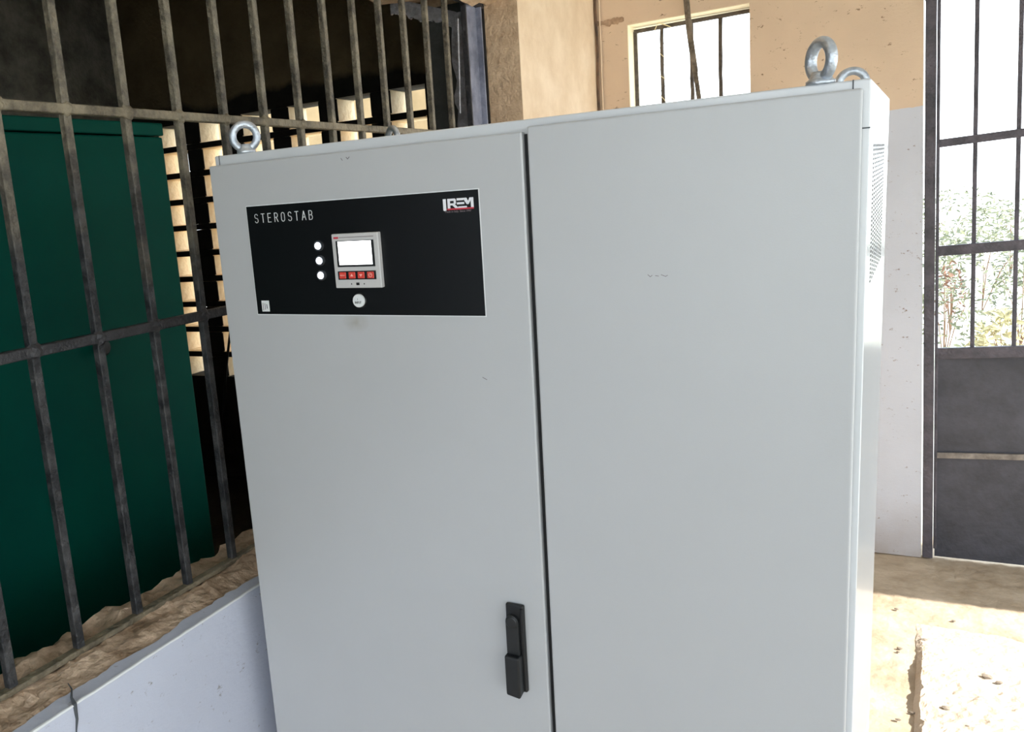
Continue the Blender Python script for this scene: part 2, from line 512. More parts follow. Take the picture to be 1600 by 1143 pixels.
# back wall with the small window and the crooked doorway
WX0, WX1, WZ0, WZ1 = -1.181, -0.624, 1.72, 2.577
DXB, DXT, DZ, DXR = 0.0975, 0.0535, 2.50, 1.12       # doorway: left foot, left head, head height, right side
m = MB()
m.box(XP - 0.3, WX0, YB, YB2, 0, ZC)
m.box(WX0, WX1, YB, YB2, 0, WZ0)
m.box(WX0, WX1, YB, YB2, WZ1, ZC)
m.prism([(WX1, 0), (DXB, 0), (DXT, DZ), (DXT, ZC), (WX1, ZC)], YB, YB2)
m.box(DXT, DXR, YB, YB2, DZ + 0.02, ZC)
m.box(DXR, XR + 0.2, YB, YB2, 0, ZC)
wall_back = tag(m.build('wall_back', M['wall']), 'tan and grey painted rear wall with a small window', kind='structure')
# rough lintel patch left of the window head
m = MB()
vs = []
n = 18
j1, j2 = jag(n, 0.012, 3), jag(n, 0.01, 5)
pts = [(-1.335 + 0.14 * i / n, 2.592 + j1[i]) for i in range(n + 1)] + [(-1.195 - 0.14 * i / n, 2.618 + j2[i]) for i in range(n + 1)]
m.prism(pts, YB - 0.004, YB + 0.01)
m.build('plaster_scar', mat('dark_plaster_scar', (196, 166, 138), 0.95, rgb2=(146, 118, 94), vscale=30), wall_back)

# right wall: sunny doorway beside the cabinet, wide window under an added sun-blocking roof further forward
m = MB()
m.box(XR, XR + 0.2, 4.03, YB2, 0, ZC)
m.box(XR, XR + 0.2, -2.2, 4.03, 2.45, ZC)
m.box(XR, XR + 0.2, 1.25, 1.5, 0, 2.45)
m.box(XR, XR + 0.2, -2.2, 1.25, 0, 0.7)
m.box(XR, XR + 0.2, YF, -2.2, 0, ZC)
tag(m.build('wall_right', M['white_wall']), 'painted side wall with an open doorway and a wide window', kind='structure')
tag(MB().box(XR + 0.2, XR + 3.4, -3.0, 1.45, 2.62, 2.7).build('sun_blocker_1', M['ceiling']), 'added roof slab blocking sun at the side window', kind='structure')  # unseen slab added to keep sun out of the side window
m = MB()
m.box(XL - 0.2, -1.3, YF - 0.2, YF, 0, ZC)
m.box(-1.3, 2.0, YF - 0.2, YF, 0, 0.6)  # opening added in this unseen wall to brighten the cabinet front
m.box(-1.3, 2.0, YF - 0.2, YF, 2.55, ZC)
m.box(2.0, XR + 0.2, YF - 0.2, YF, 0, ZC)
tag(m.build('wall_front', M['white_wall']), 'painted wall behind the viewer with an added light opening', kind='structure')

# left wall: parapet, pier and lintel around the grille opening
ZS = 0.925
m = MB()
m.box(-1.60, XP, YF, 3.41, 0, ZS - 0.02)
wall_left = tag(m.build('wall_left', M['parapet']), 'blue-grey painted parapet under the barred opening', kind='structure')
# sill: flat painted lip towards the room, broken mortar behind
m = MB()
NYs = 220
cols = [0.032, 0.04, 0.055, 0.08, 0.11, 0.13, 0.15, 0.17, 0.19, 0.21, 0.23, 0.25]
vs, fs = [], []
for j in range(NYs + 1):
    y = 0.3 + (3.41 - 0.3) * j / NYs
    back = 0.25 + 0.028 * fbm(y * 6, 1.0, 7) + 0.012 * fbm(y * 25, 4.0, 7)
    for i, c in enumerate(cols):
        w = c / 0.25 * back
        rough = min(1, max(0, (c - 0.03) / 0.06))
        z = ZS + rough * (0.012 * fbm(w * 18, y * 9, 2) + 0.006 * fbm(w * 60, y * 50, 8) + 0.006)
        if c > 0.15: z += 0.012 * fbm(w * 20, y * 14, 12) - 0.004
        vs.append((XP - w, y, z))
    vs.append((XP - back - 0.004, y, ZS - 0.12))
K = len(cols) + 1
for j in range(NYs):
    for i in range(K - 1):
        a = j * K + i
        fs.append((a, a + K, a + K + 1, a + 1))
m.add(vs, fs)
m.build('sill', M['sill'], wall_left, smooth=False)
# painted lip of the parapet
m = MB()
vs, fs = [], []
for j in range(NYs + 1):
    y = 0.3 + (3.41 - 0.3) * j / NYs
    w = 0.036 + 0.012 * fbm(y * 8, 3.0, 1) + 0.006 * fbm(y * 40, 3.0, 1)
    vs += [(XP + 0.0006, y, ZS - 0.03), (XP + 0.0006, y, ZS), (XP - w, y, ZS + 0.0035)]
for j in range(NYs):
    for i in range(2):
        a = j * 3 + i
        fs.append((a, a + 3, a + 4, a + 1))
m.add(vs, fs)
m.build('painted_lip', M['parapet'], wall_left)
# worn white arris of the parapet
m = MB()
pts = [(XP - 0.001, 0.3 + 3.1 * i / 120, ZS - 0.001 + 0.0012 * fbm(i * 0.9, 2)) for i in range(121)]
m.tube(pts, [0.0034 + 0.0014 * fbm(i * 0.7, 9) for i in range(121)], 6)
m.build('arris', M['border'], wall_left)
# crack running over the edge
m = MB()
cp = [(-1.395, 0.985, ZS + 0.012), (-1.372, 0.975, ZS + 0.011), (-1.352, 0.957, ZS + 0.008), (XP, 0.9515, ZS + 0.001), (XP + 0.001, 0.951, ZS - 0.03), (XP + 0.001, 0.946, ZS - 0.05), (XP + 0.001, 0.940, ZS - 0.085)]
m.tube(cp, [0.001, 0.0016, 0.0024, 0.005, 0.003, 0.0016, 0.001], 6)
m.build('crack', M['seam'], wall_left)
# pier at the far end of the opening and the lintel above it
m = MB()
m.box(-1.74, XP, 3.41, YB, 0, ZC)
pier = m.build('pier', M['pier'], wall_left)
m = MB()
m.box(XP, XP + 0.002, 3.4105, YB, 0.0, ZC)
m.build('pier_lit_limewash', M['pier_smooth'], wall_left)
m = MB()
vs, fs = [], []
NL = 90
for j in range(NL + 1):
    y = 0.0 + 3.42 * j / NL
    zz = 2.566 + 0.010 * fbm(y * 5, 6.0) + (0.02 if y > 3.3 else 0.0)
    vs += [(XP + 0.002, y, ZC), (XP + 0.002, y, zz), (XP - 0.06, y, zz + 0.012 * fbm(y * 11, 2)), (XG + 0.02, y, zz - 0.02 + 0.01 * fbm(y * 14, 3)), (XG + 0.0, y, zz + 0.03), (-1.88, y, zz + 0.06), (-1.88, y, ZC)]
for j in range(NL):
    for i in range(6):
        a = j * 7 + i
        fs.append((a, a + 7, a + 8, a + 1))
m.add(vs, fs)
m.build('lintel', M['pier'], wall_left)
# wall before the opening (outside the picture)
MB().box(-1.60, XP, YF, 0.0, ZS - 0.02, ZC).build('wall_end', M['parapet'], wall_left)
# cement reveal behind the grille with ragged pale mortar
MB().box(-1.745, XG - 0.03, 3.400, 3.412, ZS, 2.60).build('reveal', M['reveal'], wall_left)
def ragged(x0, x1, z0, z1, ax, seed, y0, y1, left=True):
    n = 46
    pts = []
    if ax == 'z':
        j1 = jag(n, 0.018, seed, 22)
        for i in range(n + 1): pts.append((x1, z0 + (z1 - z0) * i / n))
        for i in range(n + 1): pts.append((x0 + j1[i], z1 - (z1 - z0) * i / n))
    else:
        j1 = jag(n, 0.02, seed, 14)
        for i in range(n + 1): pts.append((x0 + (x1 - x0) * i / n, z0 + j1[i] - (0.11 * i / n)))
        for i in range(n + 1): pts.append((x1 - (x1 - x0) * i / n, z1 - 0.11 * (1 - i / n)))
    return MB().prism(pts, y0, y1)
ragged(-1.622, -1.556, 1.2, 2.56, 'z', 2, 3.388, 3.400).build('ragged_mortar', M['mortar'], wall_left)
ragged(-1.90, -1.60, 2.615, 2.675, 'x', 5, 3.386, 3.400).build('ragged_mortar', M['mortar'], wall_left)

# next room: far wall, open block screen at its rear
tag(MB().box(XL - 0.2, XL, YF, YB2, 0, ZC).build('wall_far', M['grey_dark_wall']), 'dark grey wall of the unlit next room', kind='structure')
SY0, SY1 = 4.45, 4.65
HX, HW, PXP = -2.545, 0.228, 0.366      # first hole's left edge, hole width, pitch
HZ, HH, PZ = 2.462, 0.138, 0.1755       # top of the first row, hole height, pitch
NCOL, NROW = 6, 10
m = MB()
zb = HZ - PZ * (NROW - 1) - HH
m.box(XL, -1.8, SY0, SY1, HZ, ZC)
m.box(XL, -1.8, SY0, SY1, 0, zb)
m.box(HX + HW, -1.8, SY0, SY1, zb, HZ)
m.box(XL, HX - PXP * NCOL + HW - 0.008, SY0, SY1, zb, HZ)
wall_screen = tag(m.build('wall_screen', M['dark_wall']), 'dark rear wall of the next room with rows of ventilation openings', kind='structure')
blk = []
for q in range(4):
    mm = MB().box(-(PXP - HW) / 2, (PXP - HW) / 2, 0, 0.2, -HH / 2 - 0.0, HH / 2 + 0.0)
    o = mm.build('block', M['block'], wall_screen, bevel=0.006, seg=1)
    o.data.materials.append(M['shade_face'])
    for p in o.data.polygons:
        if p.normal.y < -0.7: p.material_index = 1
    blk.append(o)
used = [False] * 4
for r in range(NROW):
    for c in range(NCOL):
        cx = HX - PXP * c - (PXP - HW) / 2
        cz = HZ - PZ * r - HH / 2
        q = (r * 3 + c) % 4
        loc = (cx + random.uniform(-0.006, 0.006), SY0 + random.uniform(-0.006, 0.004), cz)
        rot = (0, random.uniform(-0.02, 0.02), 0)
        if not used[q]:
            used[q] = True
            blk[q].location = loc; blk[q].rotation_euler = rot
        else:
            shared('block', blk[q], wall_screen, loc, rot)
xa, xb_ = HX - PXP * NCOL + HW - 0.01, HX + HW
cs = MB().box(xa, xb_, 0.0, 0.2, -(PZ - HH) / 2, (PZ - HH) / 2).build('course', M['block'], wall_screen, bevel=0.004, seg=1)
cs.data.materials.append(M['shade_face'])
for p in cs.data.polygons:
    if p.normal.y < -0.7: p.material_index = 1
for r in range(NROW - 1):
    loc = (0, SY0 + random.uniform(-0.004, 0.006), HZ - PZ * r - HH - (PZ - HH) / 2)
    if r == 0: cs.location = loc
    else: shared('course', cs, wall_screen, loc)

# ------------------------------------------------------------------ window in the back wall
win = tag(empty('window_1', (-0.9, 4.55, 1.72)), 'small barred window opening in the rear wall', kind='structure')
def wpart(name, mb, m_, **k):
    o = mb.build(name, m_, None, **k)
    o.parent = win
    o.matrix_parent_inverse = win.matrix_basis.inverted()
    return o
bpy.context.view_layer.update()
WY = 4.55
wpart('window_frame', MB().beam((WX0 + 0.006, WY, 2.556), (WX1 - 0.004, WY, 2.560), 0.022, 0.018), M['window_iron'], bevel=0.003)
wpart('window_frame', MB().beam((WX0 + 0.012, WY, 1.72), (WX0 + 0.010, WY, 2.556), 0.014, 0.02), M['window_iron'], bevel=0.003)
for x in (-1.042, -0.902, -0.770):
    m = MB()
    pts = [(x + 0.003 * fbm(x * 40, i * 0.7), WY, 1.72 + (2.555 - 1.72) * i / 16) for i in range(17)]
    m.tube(pts, [0.0095 + 0.0012 * fbm(i * 1.3, x * 20) for i in range(17)], 8)
    wpart('window_bar', m, M['window_iron'], smooth=True)

wpart('reveal', MB().box(WX0, WX0 + 0.003, YB + 0.002, YB2, WZ0, WZ1), M['lit_reveal'])
wpart('reveal', MB().box(WX0, WX1, YB + 0.002, YB2, WZ1 - 0.003, WZ1), M['lit_reveal'])
# weathered strip of wood hanging across the window
m = MB()
Yw = 4.40
for (a, b_, w) in (((-0.893, Yw, 2.66), (-0.880, Yw - .01, 2.50), 0.026), ((-0.880, Yw - .01, 2.50), (-0.852, Yw - .03, 2.30), 0.026), ((-0.852, Yw - .03, 2.30), (-0.818, Yw - .05, 2.05), 0.020), ((-0.818, Yw - .05, 2.05), (-0.79, Yw - .06, 1.75), 0.018)):
    m.beam(a, b_, w, 0.006, ref=(0, 1, 0))
m.beam((-0.889, Yw - .006, 2.64), (-0.868, Yw - .02, 2.42), 0.007, 0.004, ref=(0, 1, 0))
m.beam((-0.873, Yw - .02, 2.44), (-0.838, Yw - .045, 2.15), 0.006, 0.004, ref=(0, 1, 0))
m.beam((-0.8935, Yw, 2.72), (-0.892, Yw, 2.62), 0.008, 0.004, ref=(0, 1, 0))
m.beam((-0.8935, Yw, 3.15), (-0.8935, Yw, 2.70), 0.006, 0.004, ref=(0, 1, 0))
tag(m.build('wooden_strip', M['wood']), 'split weathered wooden strip hanging in front of the small window', 'wood strip')
# loose twine on the first inner window bar
m = MB()
pts = []
for i in range(60):
    t = i / 59
    a = t * 26
    pts.append((-1.042 + 0.016 * math.cos(a) + 0.006 * fbm(t * 9, 1), WY - 0.002 + 0.014 * math.sin(a), 2.50 - 0.42 * t))
m.tube(pts, 0.0016, 5)
m.tube([(-1.07, WY - .02, 2.545), (-1.05, WY - .03, 2.575), (-1.02, WY - .03, 2.56), (-0.99, WY - .025, 2.545)], 0.002, 5)
tag(m.build('twine', M['twine']), 'pale twine wound round a bar of the small window', 'string')

# cable conduit running down the corner beside the pier
m = MB()
pts = [(XP + 0.012 + 0.004 * fbm(i * 0.5, 3), YB - 0.022, ZC - (ZC - 0.0) * i / 40) for i in range(41)]
m.tube(pts, 0.0065, 8)
con = m.build('conduit', M['conduit'], smooth=True)
m = MB()
pts = [(XP + 0.028 + 0.003 * fbm(i * 0.5, 8), YB - 0.012, ZC - ZC * i / 40) for i in range(41)]
m.tube(pts, 0.004, 6)
o = m.build('wire', M['pier_smooth'], con, smooth=True)
tag(con, 'thin brown conduit running down the wall corner left of the window', 'conduit')

# ------------------------------------------------------------------ barred iron door
def DP(u, v, y=0.0):
    """point on the slightly sagging door: u from its hinge edge, v above its foot"""
    return Vector((0.1005 + u - 0.0172 * v, YB + y, v + 0.012 + 0.045 * u))
door = tag(empty('door_1', (0.1, YB + 0.03, 0)), 'dark iron door with barred upper half', kind='structure')
bpy.context.view_layer.update()
def dpart(name, mb, m_, **k):
    o = mb.build(name, m_, None, **k)
    o.parent = door
    o.matrix_parent_inverse = door.matrix_basis.inverted()
    return o
DW = 0.98
dpart('door_frame', MB().beam(DP(0.022, -0.01, .02), DP(0.022, 2.48, .02), 0.040, 0.05, ref=(0, 1, 0)), M['door_iron'], bevel=0.003)
dpart('door_frame', MB().beam(DP(DW + 0.02, 0.0, .02), DP(DW + 0.02, 2.44, .02), 0.040, 0.05, ref=(0, 1, 0)), M['door_iron'], bevel=0.003)
dpart('door_frame', MB().beam(DP(0.0, 2.475, .02), DP(DW, 2.475, .02), 0.05, 0.05, ref=(0, 1, 0)), M['door_iron'], bevel=0.003)
dpart('door_stile', MB().beam(DP(0.0505, 0.03, .03), DP(0.0505, 2.45, .03), 0.012, 0.03, ref=(0, 1, 0)), M['door_iron'], bevel=0.002)
dpart('door_stile', MB().beam(DP(DW - 0.02, 0.03, .03), DP(DW - 0.02, 2.45, .03), 0.03, 0.03, ref=(0, 1, 0)), M['door_iron'], bevel=0.002)
for v, w in ((1.858, 0.034), (1.400, 0.044)):
    dpart('door_rail', MB().beam(DP(0.045, v, .025), DP(DW, v, .025), w, 0.02, ref=(0, 1, 0)), M['door_iron'], bevel=0.003)
dpart('door_rail', MB().beam(DP(0.045, 0.945, .03), DP(DW, 0.945, .03), 0.05, 0.02, ref=(0, 1, 0)), M['door_iron'], bevel=0.003)
for k in range(5):
    u = 0.183 + 0.148 * k
    dpart('door_bar', MB().beam(DP(u, 0.96, .035), DP(u, 2.45, .035), 0.016, 0.016, ref=(0, 1, 0)), M['door_iron'], bevel=0.003)
m = MB()
q = [Vector((DP(0.05, 0).x, 0, 0.001)), Vector((DP(DW, 0).x, 0, 0.008)), DP(DW, 0.96), DP(0.05, 0.96)]
m.prism([(p.x, p.z) for p in q], YB + 0.036, YB + 0.040)
dpart('door_sheet', m, M['door_sheet'])
dpart('tee_rail', MB().beam(DP(0.055, 0.476, .028), DP(DW - .03, 0.476, .028), 0.026, 0.014, ref=(0, 1, 0)), M['dust_iron'], bevel=0.002)

# ------------------------------------------------------------------ iron grille in the left opening
gr = tag(empty('window_grille', (XG, 1.9, ZS)), 'tall grimy iron bar grille filling the left opening', 'grille')
bpy.context.view_layer.update()
def gpart(name, mb, m_, **k):
    o = mb.build(name, m_, None, **k)
    o.parent = gr
    o.matrix_parent_inverse = gr.matrix_basis.inverted()
    return o
BW = 0.019
def bar_mat():
    """painted iron: brown above, darker below the lower rail, worn at random"""
    return M['bar_warm']
for k in range(-6, 12):
    y = 1.256 + 0.1642 * k
    m = MB()
    sw = 0.004 * fbm(k * 1.7, 3.3)
    for z0, z1 in ((ZS + 0.0, 1.570), (1.586, 2.045), (2.062, 2.59)):
        m.beam((XG, y + sw * (z0 - 1.6), z0), (XG + 0.002 * fbm(k, z0), y + sw * (z1 - 1.6), z1), BW, BW, ref=(1, 0, 0))
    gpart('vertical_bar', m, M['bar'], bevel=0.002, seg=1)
gpart('horizontal_bar', MB().beam((XG + 0.002, 0.2, 2.0536), (XG + 0.002, 3.25, 2.0535), 0.022, 0.02, ref=(0, 0, 1)), M['bar_warm'], bevel=0.002, seg=1)
gpart('horizontal_bar', MB().beam((XG + 0.002, 0.2, 1.578), (XG + 0.002, 3.25, 1.577), 0.022, 0.022, ref=(0, 0, 1)), M['bar_dark'], bevel=0.002, seg=1)
gpart('bottom_rail', MB().beam((XG + 0.004, 0.3, ZS + 0.012), (XG + 0.004, 3.30, ZS + 0.012), 0.024, 0.012, ref=(0, 0, 1)), M['bar_warm'], bevel=0.002, seg=1)
gpart('frame_post', MB().box(XG - 0.012, XG - 0.004, 3.256, 3.350, ZS, 2.56), M['frame_blue'], bevel=0.001, seg=1)
gpart('frame_post', MB().box(XG - 0.012, XG + 0.018, 3.352, 3.362, ZS, 2.555).box(XG - 0.012, XG - 0.004, 3.350, 3.392, ZS, 2.552), M['frame_blue'], bevel=0.001, seg=1)
gpart('frame_post', MB().box(XG - 0.016, XG + 0.006, 3.236, 3.245, ZS, 2.58), M['bar_dark'], bevel=0.001, seg=1)
gpart('frame_head', MB().box(XG - 0.012, XG + 0.012, 0.2, 3.40, 2.556, 2.585), M['bar_dark'], bevel=0.001, seg=1)
gpart('frame_gap', MB().box(XG - 0.02, XG + 0.008, 3.396, 3.411, ZS, 2.57), M['gasket'])
m = MB()
m.tube([(-1.512, 3.224 - 0.004 * i + 0.003 * fbm(i * .6, 4), 2.50 - 0.04 * i) for i in range(10)], [0.004 - 0.0001 * i for i in range(10)], 6)
gpart('loose_wire', m, M['mortar'])
# weld blobs where bars cross
for k in range(-2, 6):
    y = 1.256 + 0.1642 * k
    for z, mt in ((2.0536, 'bar_warm'), (1.578, 'bar_dark')):
        m = MB()
        bm = bmesh.new(); bmesh.ops.create_icosphere(bm, subdivisions=2, radius=0.017)
        vs = [(XG + 0.006 + v.co.x * 0.7 * (1 + .5 * noise.noise(v.co * 120 + Vector((k, z, 0)))), y + v.co.y * (1.1 + .6 * noise.noise(v.co * 140 + Vector((z, k, 5)))), z + v.co.z * (0.95 + .5 * noise.noise(v.co * 130 + Vector((k, 8, z))))) for v in bm.verts]
        fs = [tuple(v.index for v in f.verts) for f in bm.faces]
        bm.free()
        m.add(vs, fs)
        gpart('weld', m, M[mt])

# ------------------------------------------------------------------ green enclosure in the next room
gx = -2.0
ge = tag(empty('steel_enclosure', (gx - 0.45, 1.2, 0)), 'tall dark green steel enclosure behind the iron grille', 'enclosure')
bpy.context.view_layer.update()
def epart(name, mb, m_, **k):
    o = mb.build(name, m_, None, **k)
    o.parent = ge
    o.matrix_parent_inverse = ge.matrix_basis.inverted()
    return o
epart('body', MB().box(gx - 0.9, gx, 0.35, 2.05, 0.02, 2.075), M['green'], bevel=0.006)
epart('lid', MB().box(gx - 0.9, gx + 0.002, 0.345, 2.055, 2.079, 2.117), M['green'], bevel=0.004)
epart('base', MB().box(gx - 0.86, gx - 0.04, 0.4, 2.0, 0.0, 0.025), M['black'])
epart('knob', MB().lathe([(0.012, 0.0), (0.012, 0.02), (0.024, 0.022), (0.026, 0.032), (0.018, 0.042), (0.0, 0.044)], (0, 0, 0), 'y', 16), M['black'])
kn = [o for o in ge.children if o.name.startswith('knob')][0]
kn.matrix_parent_inverse = ge.matrix_basis.inverted()
kn.matrix_basis = Matrix.Translation((gx + 0.002, 1.675, 1.475)) @ Matrix.Rotation(math.radians(90), 4, 'Z')

# thin dark cable sagging in front of the block screen
m = MB()
pts = []
for i in range(20):
    t = i / 19
    pts.append((-3.81 - 0.36 * t, 4.441 - 0.05 * math.sin(math.pi * t), 1.44 - 1.432 * t))
m.tube(pts, 0.009, 6)
tag(m.build('hanging_cable', M['cable'], smooth=True), 'black cable hanging before the block screen left of the grey cabinet', 'cable')

# ------------------------------------------------------------------ the grey cabinet
HB = 1.8986
RC = Matrix(((0.9997, 0.0196, 0.0135), (-0.0193, 0.9996, -0.0183), (-0.0139, 0.0180, 0.9997)))
c0 = RC.col[0].normalized(); c2 = (RC.col[2] - RC.col[2].dot(c0) * c0).normalized(); c1 = c2.cross(c0)
RC = Matrix((c0, c1, c2)).transposed()
MC = Matrix.Translation((-1.2517, 1.4051, 1.9154)) @ RC.to_4x4()      # door-top frame -> room
BASE = Matrix.Translation((0.6, 0.33, -HB))
cab = empty('electrical_cabinet', matrix=MC @ BASE)
tag(cab, 'large light grey two-door electrical cabinet with black control panel', 'cabinet')
INV = BASE.inverted()
def cpart(name, mb, m_, parent=None, label=None, **k):
    o = mb.build(name, m_, None, **k)
    o.parent = parent or cab
    if parent is None:
        o.matrix_parent_inverse = INV
    if label: o['label'] = label
    return o
ZD = -HB + 0.07
# body: shell with thin front frame, seams at the folded corners
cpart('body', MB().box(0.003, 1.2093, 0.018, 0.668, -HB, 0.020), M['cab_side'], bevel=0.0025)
cpart('seam', MB().box(1.1865, 1.1882, 0.0172, 0.03, 0.001, 0.0205), M['seam'])
cpart('seam', MB().box(1.192, 1.2098, 0.0172, 0.0185, -0.0465, -0.0448), M['seam'])
cpart('seam', MB().box(0.0152, 0.0164, 0.0172, 0.03, 0.001, 0.0205), M['seam'])
cpart('door', MB().box(0.0, 0.7015, 0.0, 0.017, ZD, 0.0), M['cab_door'], bevel=0.0034, seg=3)
cpart('door', MB().box(0.7110, 1.2, 0.0, 0.017, ZD, 0.0072), M['cab_door'], bevel=0.0034, seg=3)
cpart('door_gasket', MB().box(0.7005, 0.7120, 0.0120, 0.019, ZD, -0.004), M['gasket'])
cpart('hem', MB().box(1.1955, 1.2075, 0.0175, 0.0192, ZD, -0.048), M['cab_side'])
# side ventilation: raised perforated cover
m = MB()
for r in range(32):
    z = -0.070 - r * 0.0066
    for c in range(8):
        y = 0.135 + c * 0.048
        n = 8
        vs = [(1.2097, y + 0.012 * math.cos(2 * math.pi * k / n), z + 0.0021 * math.sin(2 * math.pi * k / n)) for k in range(n)]
        m.add(vs, [tuple(range(n))])
o = cpart('perforation', m, M['gasket'], label='field of small vent holes in the cabinet side')
o['kind'] = 'stuff'

# lifting eyebolts
def eyebolt(x, y, ang):
    m = MB()
    m.lathe([(0.0185, 0.0), (0.0195, 0.001), (0.0195, 0.005), (0.0165, 0.007), (0.0135, 0.012), (0.0115, 0.018)], (x, y, 0.020), 'z', 24)
    o = cpart('eyebolt', m, M['zinc'], smooth=True, label='zinc-plated lifting eyebolt')
    m = MB()
    Rm, rt = 0.0246, 0.0080
    pts = []
    for i in range(40):
        a = 2 * math.pi * i / 40
        pts.append((x + Rm * math.cos(a) * math.cos(ang), y + Rm * math.cos(a) * math.sin(ang), 0.020 + 0.0330 + Rm * math.sin(a)))
    m.tube(pts, rt, 14, closed=True)
    r = m.build('ring', M['zinc'], o, smooth=True)
    return o
eyebolt(0.079, 0.0323, math.radians(38))
eyebolt(0.0805, 0.621, math.radians(-30))
eyebolt(1.1454, 0.0323, math.radians(-52))
eyebolt(1.1454, 0.621, math.radians(14))

# black control panel with white edge
PL = (0.0904, 0.6163, -0.3106, -0.0883)
cpart('panel_edge', MB().box(PL[0] - 0.0018, PL[1] + 0.0018, -0.0006, 0.001, PL[2] - 0.0018, PL[3] + 0.0018), M['border'])
panel = cpart('control_panel', MB().box(PL[0], PL[1], -0.0014, 0.001, PL[2], PL[3]), M['plate'], label='black control panel with white lettering')
def ppart(name, mb, m_, **k):
    return mb.build(name, m_, panel, **k)

# stroke lettering
def arc(cx, cy, rx, ry, a0, a1, n=10):
    return [(cx + rx * math.cos(math.radians(a0 + (a1 - a0) * i / n)), cy + ry * math.sin(math.radians(a0 + (a1 - a0) * i / n))) for i in range(n + 1)]
GL = {
 'S': [arc(.26, .76, .24, .24, 20, 200, 9) [0:] + arc(.26, .74, .24, .22, 200, 270, 5)[1:] + arc(.26, .26, .25, .26, 90, -20, 8) + arc(.26, .24, .25, .24, -20, -160, 8)[1:]],
 'T': [[(0, 1), (.52, 1)], [(.26, 1), (.26, 0)]],
 'E': [[(.46, 1), (0, 1), (0, 0), (.48, 0)], [(0, .52), (.4, .52)]],
 'R': [[(0, 0), (0, 1), (.26, 1)] + arc(.26, .75, .22, .25, 90, -90, 10) + [(0, .5)], [(.24, .5), (.5, 0)]],
 'O': [arc(.25, .72, .25, .28, 0, 180, 12) + arc(.25, .28, .25, .28, 180, 360, 12) + [(.5, .72)]],
 'A': [[(0, 0), (.28, 1), (.56, 0)], [(.1, .32), (.46, .32)]],
 'B': [[(0, 0), (0, 1), (.24, 1)] + arc(.24, .76, .22, .24, 90, -90, 10) + [(0, .52)], [(.24, .52)] + arc(.26, .26, .24, .26, 90, -90, 10) + [(0, 0)]],
}
def stroke(m, pts, w, y0, y1):
    for a, b in zip(pts[:-1], pts[1:]):
        d = Vector((b[0] - a[0], b[1] - a[1]))
        if d.length < 1e-7: continue
        d.normalize()
        nx, nz = -d.y * w / 2, d.x * w / 2
        ex, ez = d.x * w * 0.35, d.y * w * 0.35
        q = [(a[0] - nx - ex, a[1] - nz - ez), (b[0] - nx + ex, b[1] - nz + ez), (b[0] + nx + ex, b[1] + nz + ez), (a[0] + nx - ex, a[1] + nz - ez)]
        m.prism(q, y0, y1)
m = MB()
hgt, x = 0.0172, 0.1105
for ch in 'STEROSTAB':
    for pl in GL[ch]:
        stroke(m, [(x + px * hgt * 0.93, -0.1218 + pz * hgt) for px, pz in pl], 0.0014, -0.0019, -0.0013)
    x += 0.01725
ppart('lettering', m, M['print'])['label'] = 'white lettering STEROSTAB'

def text_mesh(txt, size, xc, zc, y, m_, name, parent, rot=0.0, align='CENTER', sx=1.0, flip=True):
    cu = bpy.data.curves.new(name, 'FONT')
    cu.body = txt
    cu.size = size
    cu.align_x = align
    cu.align_y = 'CENTER'
    cu.extrude = 0.0002
    cu.resolution_u = 3
    tmp = bpy.data.objects.new(name + '_tmp', cu)
    COL.objects.link(tmp)
    dg = bpy.context.evaluated_depsgraph_get()
    me = bpy.data.meshes.new_from_object(tmp.evaluated_get(dg))
    bpy.data.objects.remove(tmp)
    bpy.data.curves.remove(cu)
    me.transform(Matrix.Translation((xc, y, zc)) @ Matrix.Rotation(math.radians(90), 4, 'X') @ Matrix.Rotation(rot, 4, 'Z') @ Matrix.Diagonal((sx, 1, 1, 1)))
    me.materials.clear()
    me.materials.append(m_)
    o = bpy.data.objects.new(name, me)
    COL.objects.link(o)
    o.parent = parent
    return o

# maker's emblem at the right of the panel: heavy letters I R E M over a red stripe
lx, lz, lw, lh = 0.5465, -0.1190, 0.0600, 0.0178
def L(px, pz): return (lx + px * lw, lz + pz * lh)
m = MB()
y0, y1 = -0.0019, -0.0013
m.prism([L(0, -.12), L(.05, -.18), L(.10, -.12), L(.10, 1), L(0, 1)], y0, y1)
m.prism([L(.15, 0), L(.235, 0), L(.235, 1), L(.15, 1)], y0, y1)
m.prism([L(.235, .78), L(.40, .78), L(.43, .88), L(.40, 1), L(.235, 1)], y0, y1)
m.prism([L(.36, .42), L(.43, .52), L(.43, .88), L(.36, .80)], y0, y1)
m.prism([L(.235, .34), L(.38, .34), L(.43, .54), L(.235, .54)], y0, y1)
m.prism([L(.30, .36), L(.42, 0), L(.53, 0), L(.40, .40)], y0, y1)
m.prism([L(.50, .0), L(.78, .0), L(.78, .20), L(.50, .20)], y0, y1)
m.prism([L(.46, .40), L(.70, .40), L(.70, .60), L(.46, .60)], y0, y1)
m.prism([L(.46, .78), L(.68, .78), L(.68, 1), L(.46, 1)], y0, y1)
m.prism([L(.66, 1), L(.78, .36), L(.84, .36), L(.84, .58), L(.78, 1)], y0, y1)
m.prism([L(.78, .36), L(.84, .36), L(.96, 1), L(.88, 1)], y0, y1)
m.prism([L(.915, 0), L(1.0, 0), L(1.0, 1), L(.915, 1)], y0, y1)
ppart('emblem', m, M['print_white'])['label'] = 'white block letters IREM'
m = MB()
m.prism([L(.13, -.10), L(1.0, -.10), L(1.0, .05), L(.13, .05)], -0.0022, -0.0013)
ppart('emblem_stripe', m, M['print_red'])
text_mesh('Made in Italy. Since 1947', 0.0052, 0.5755, -0.1238, -0.0017, M['print_dim'], 'tagline', panel)

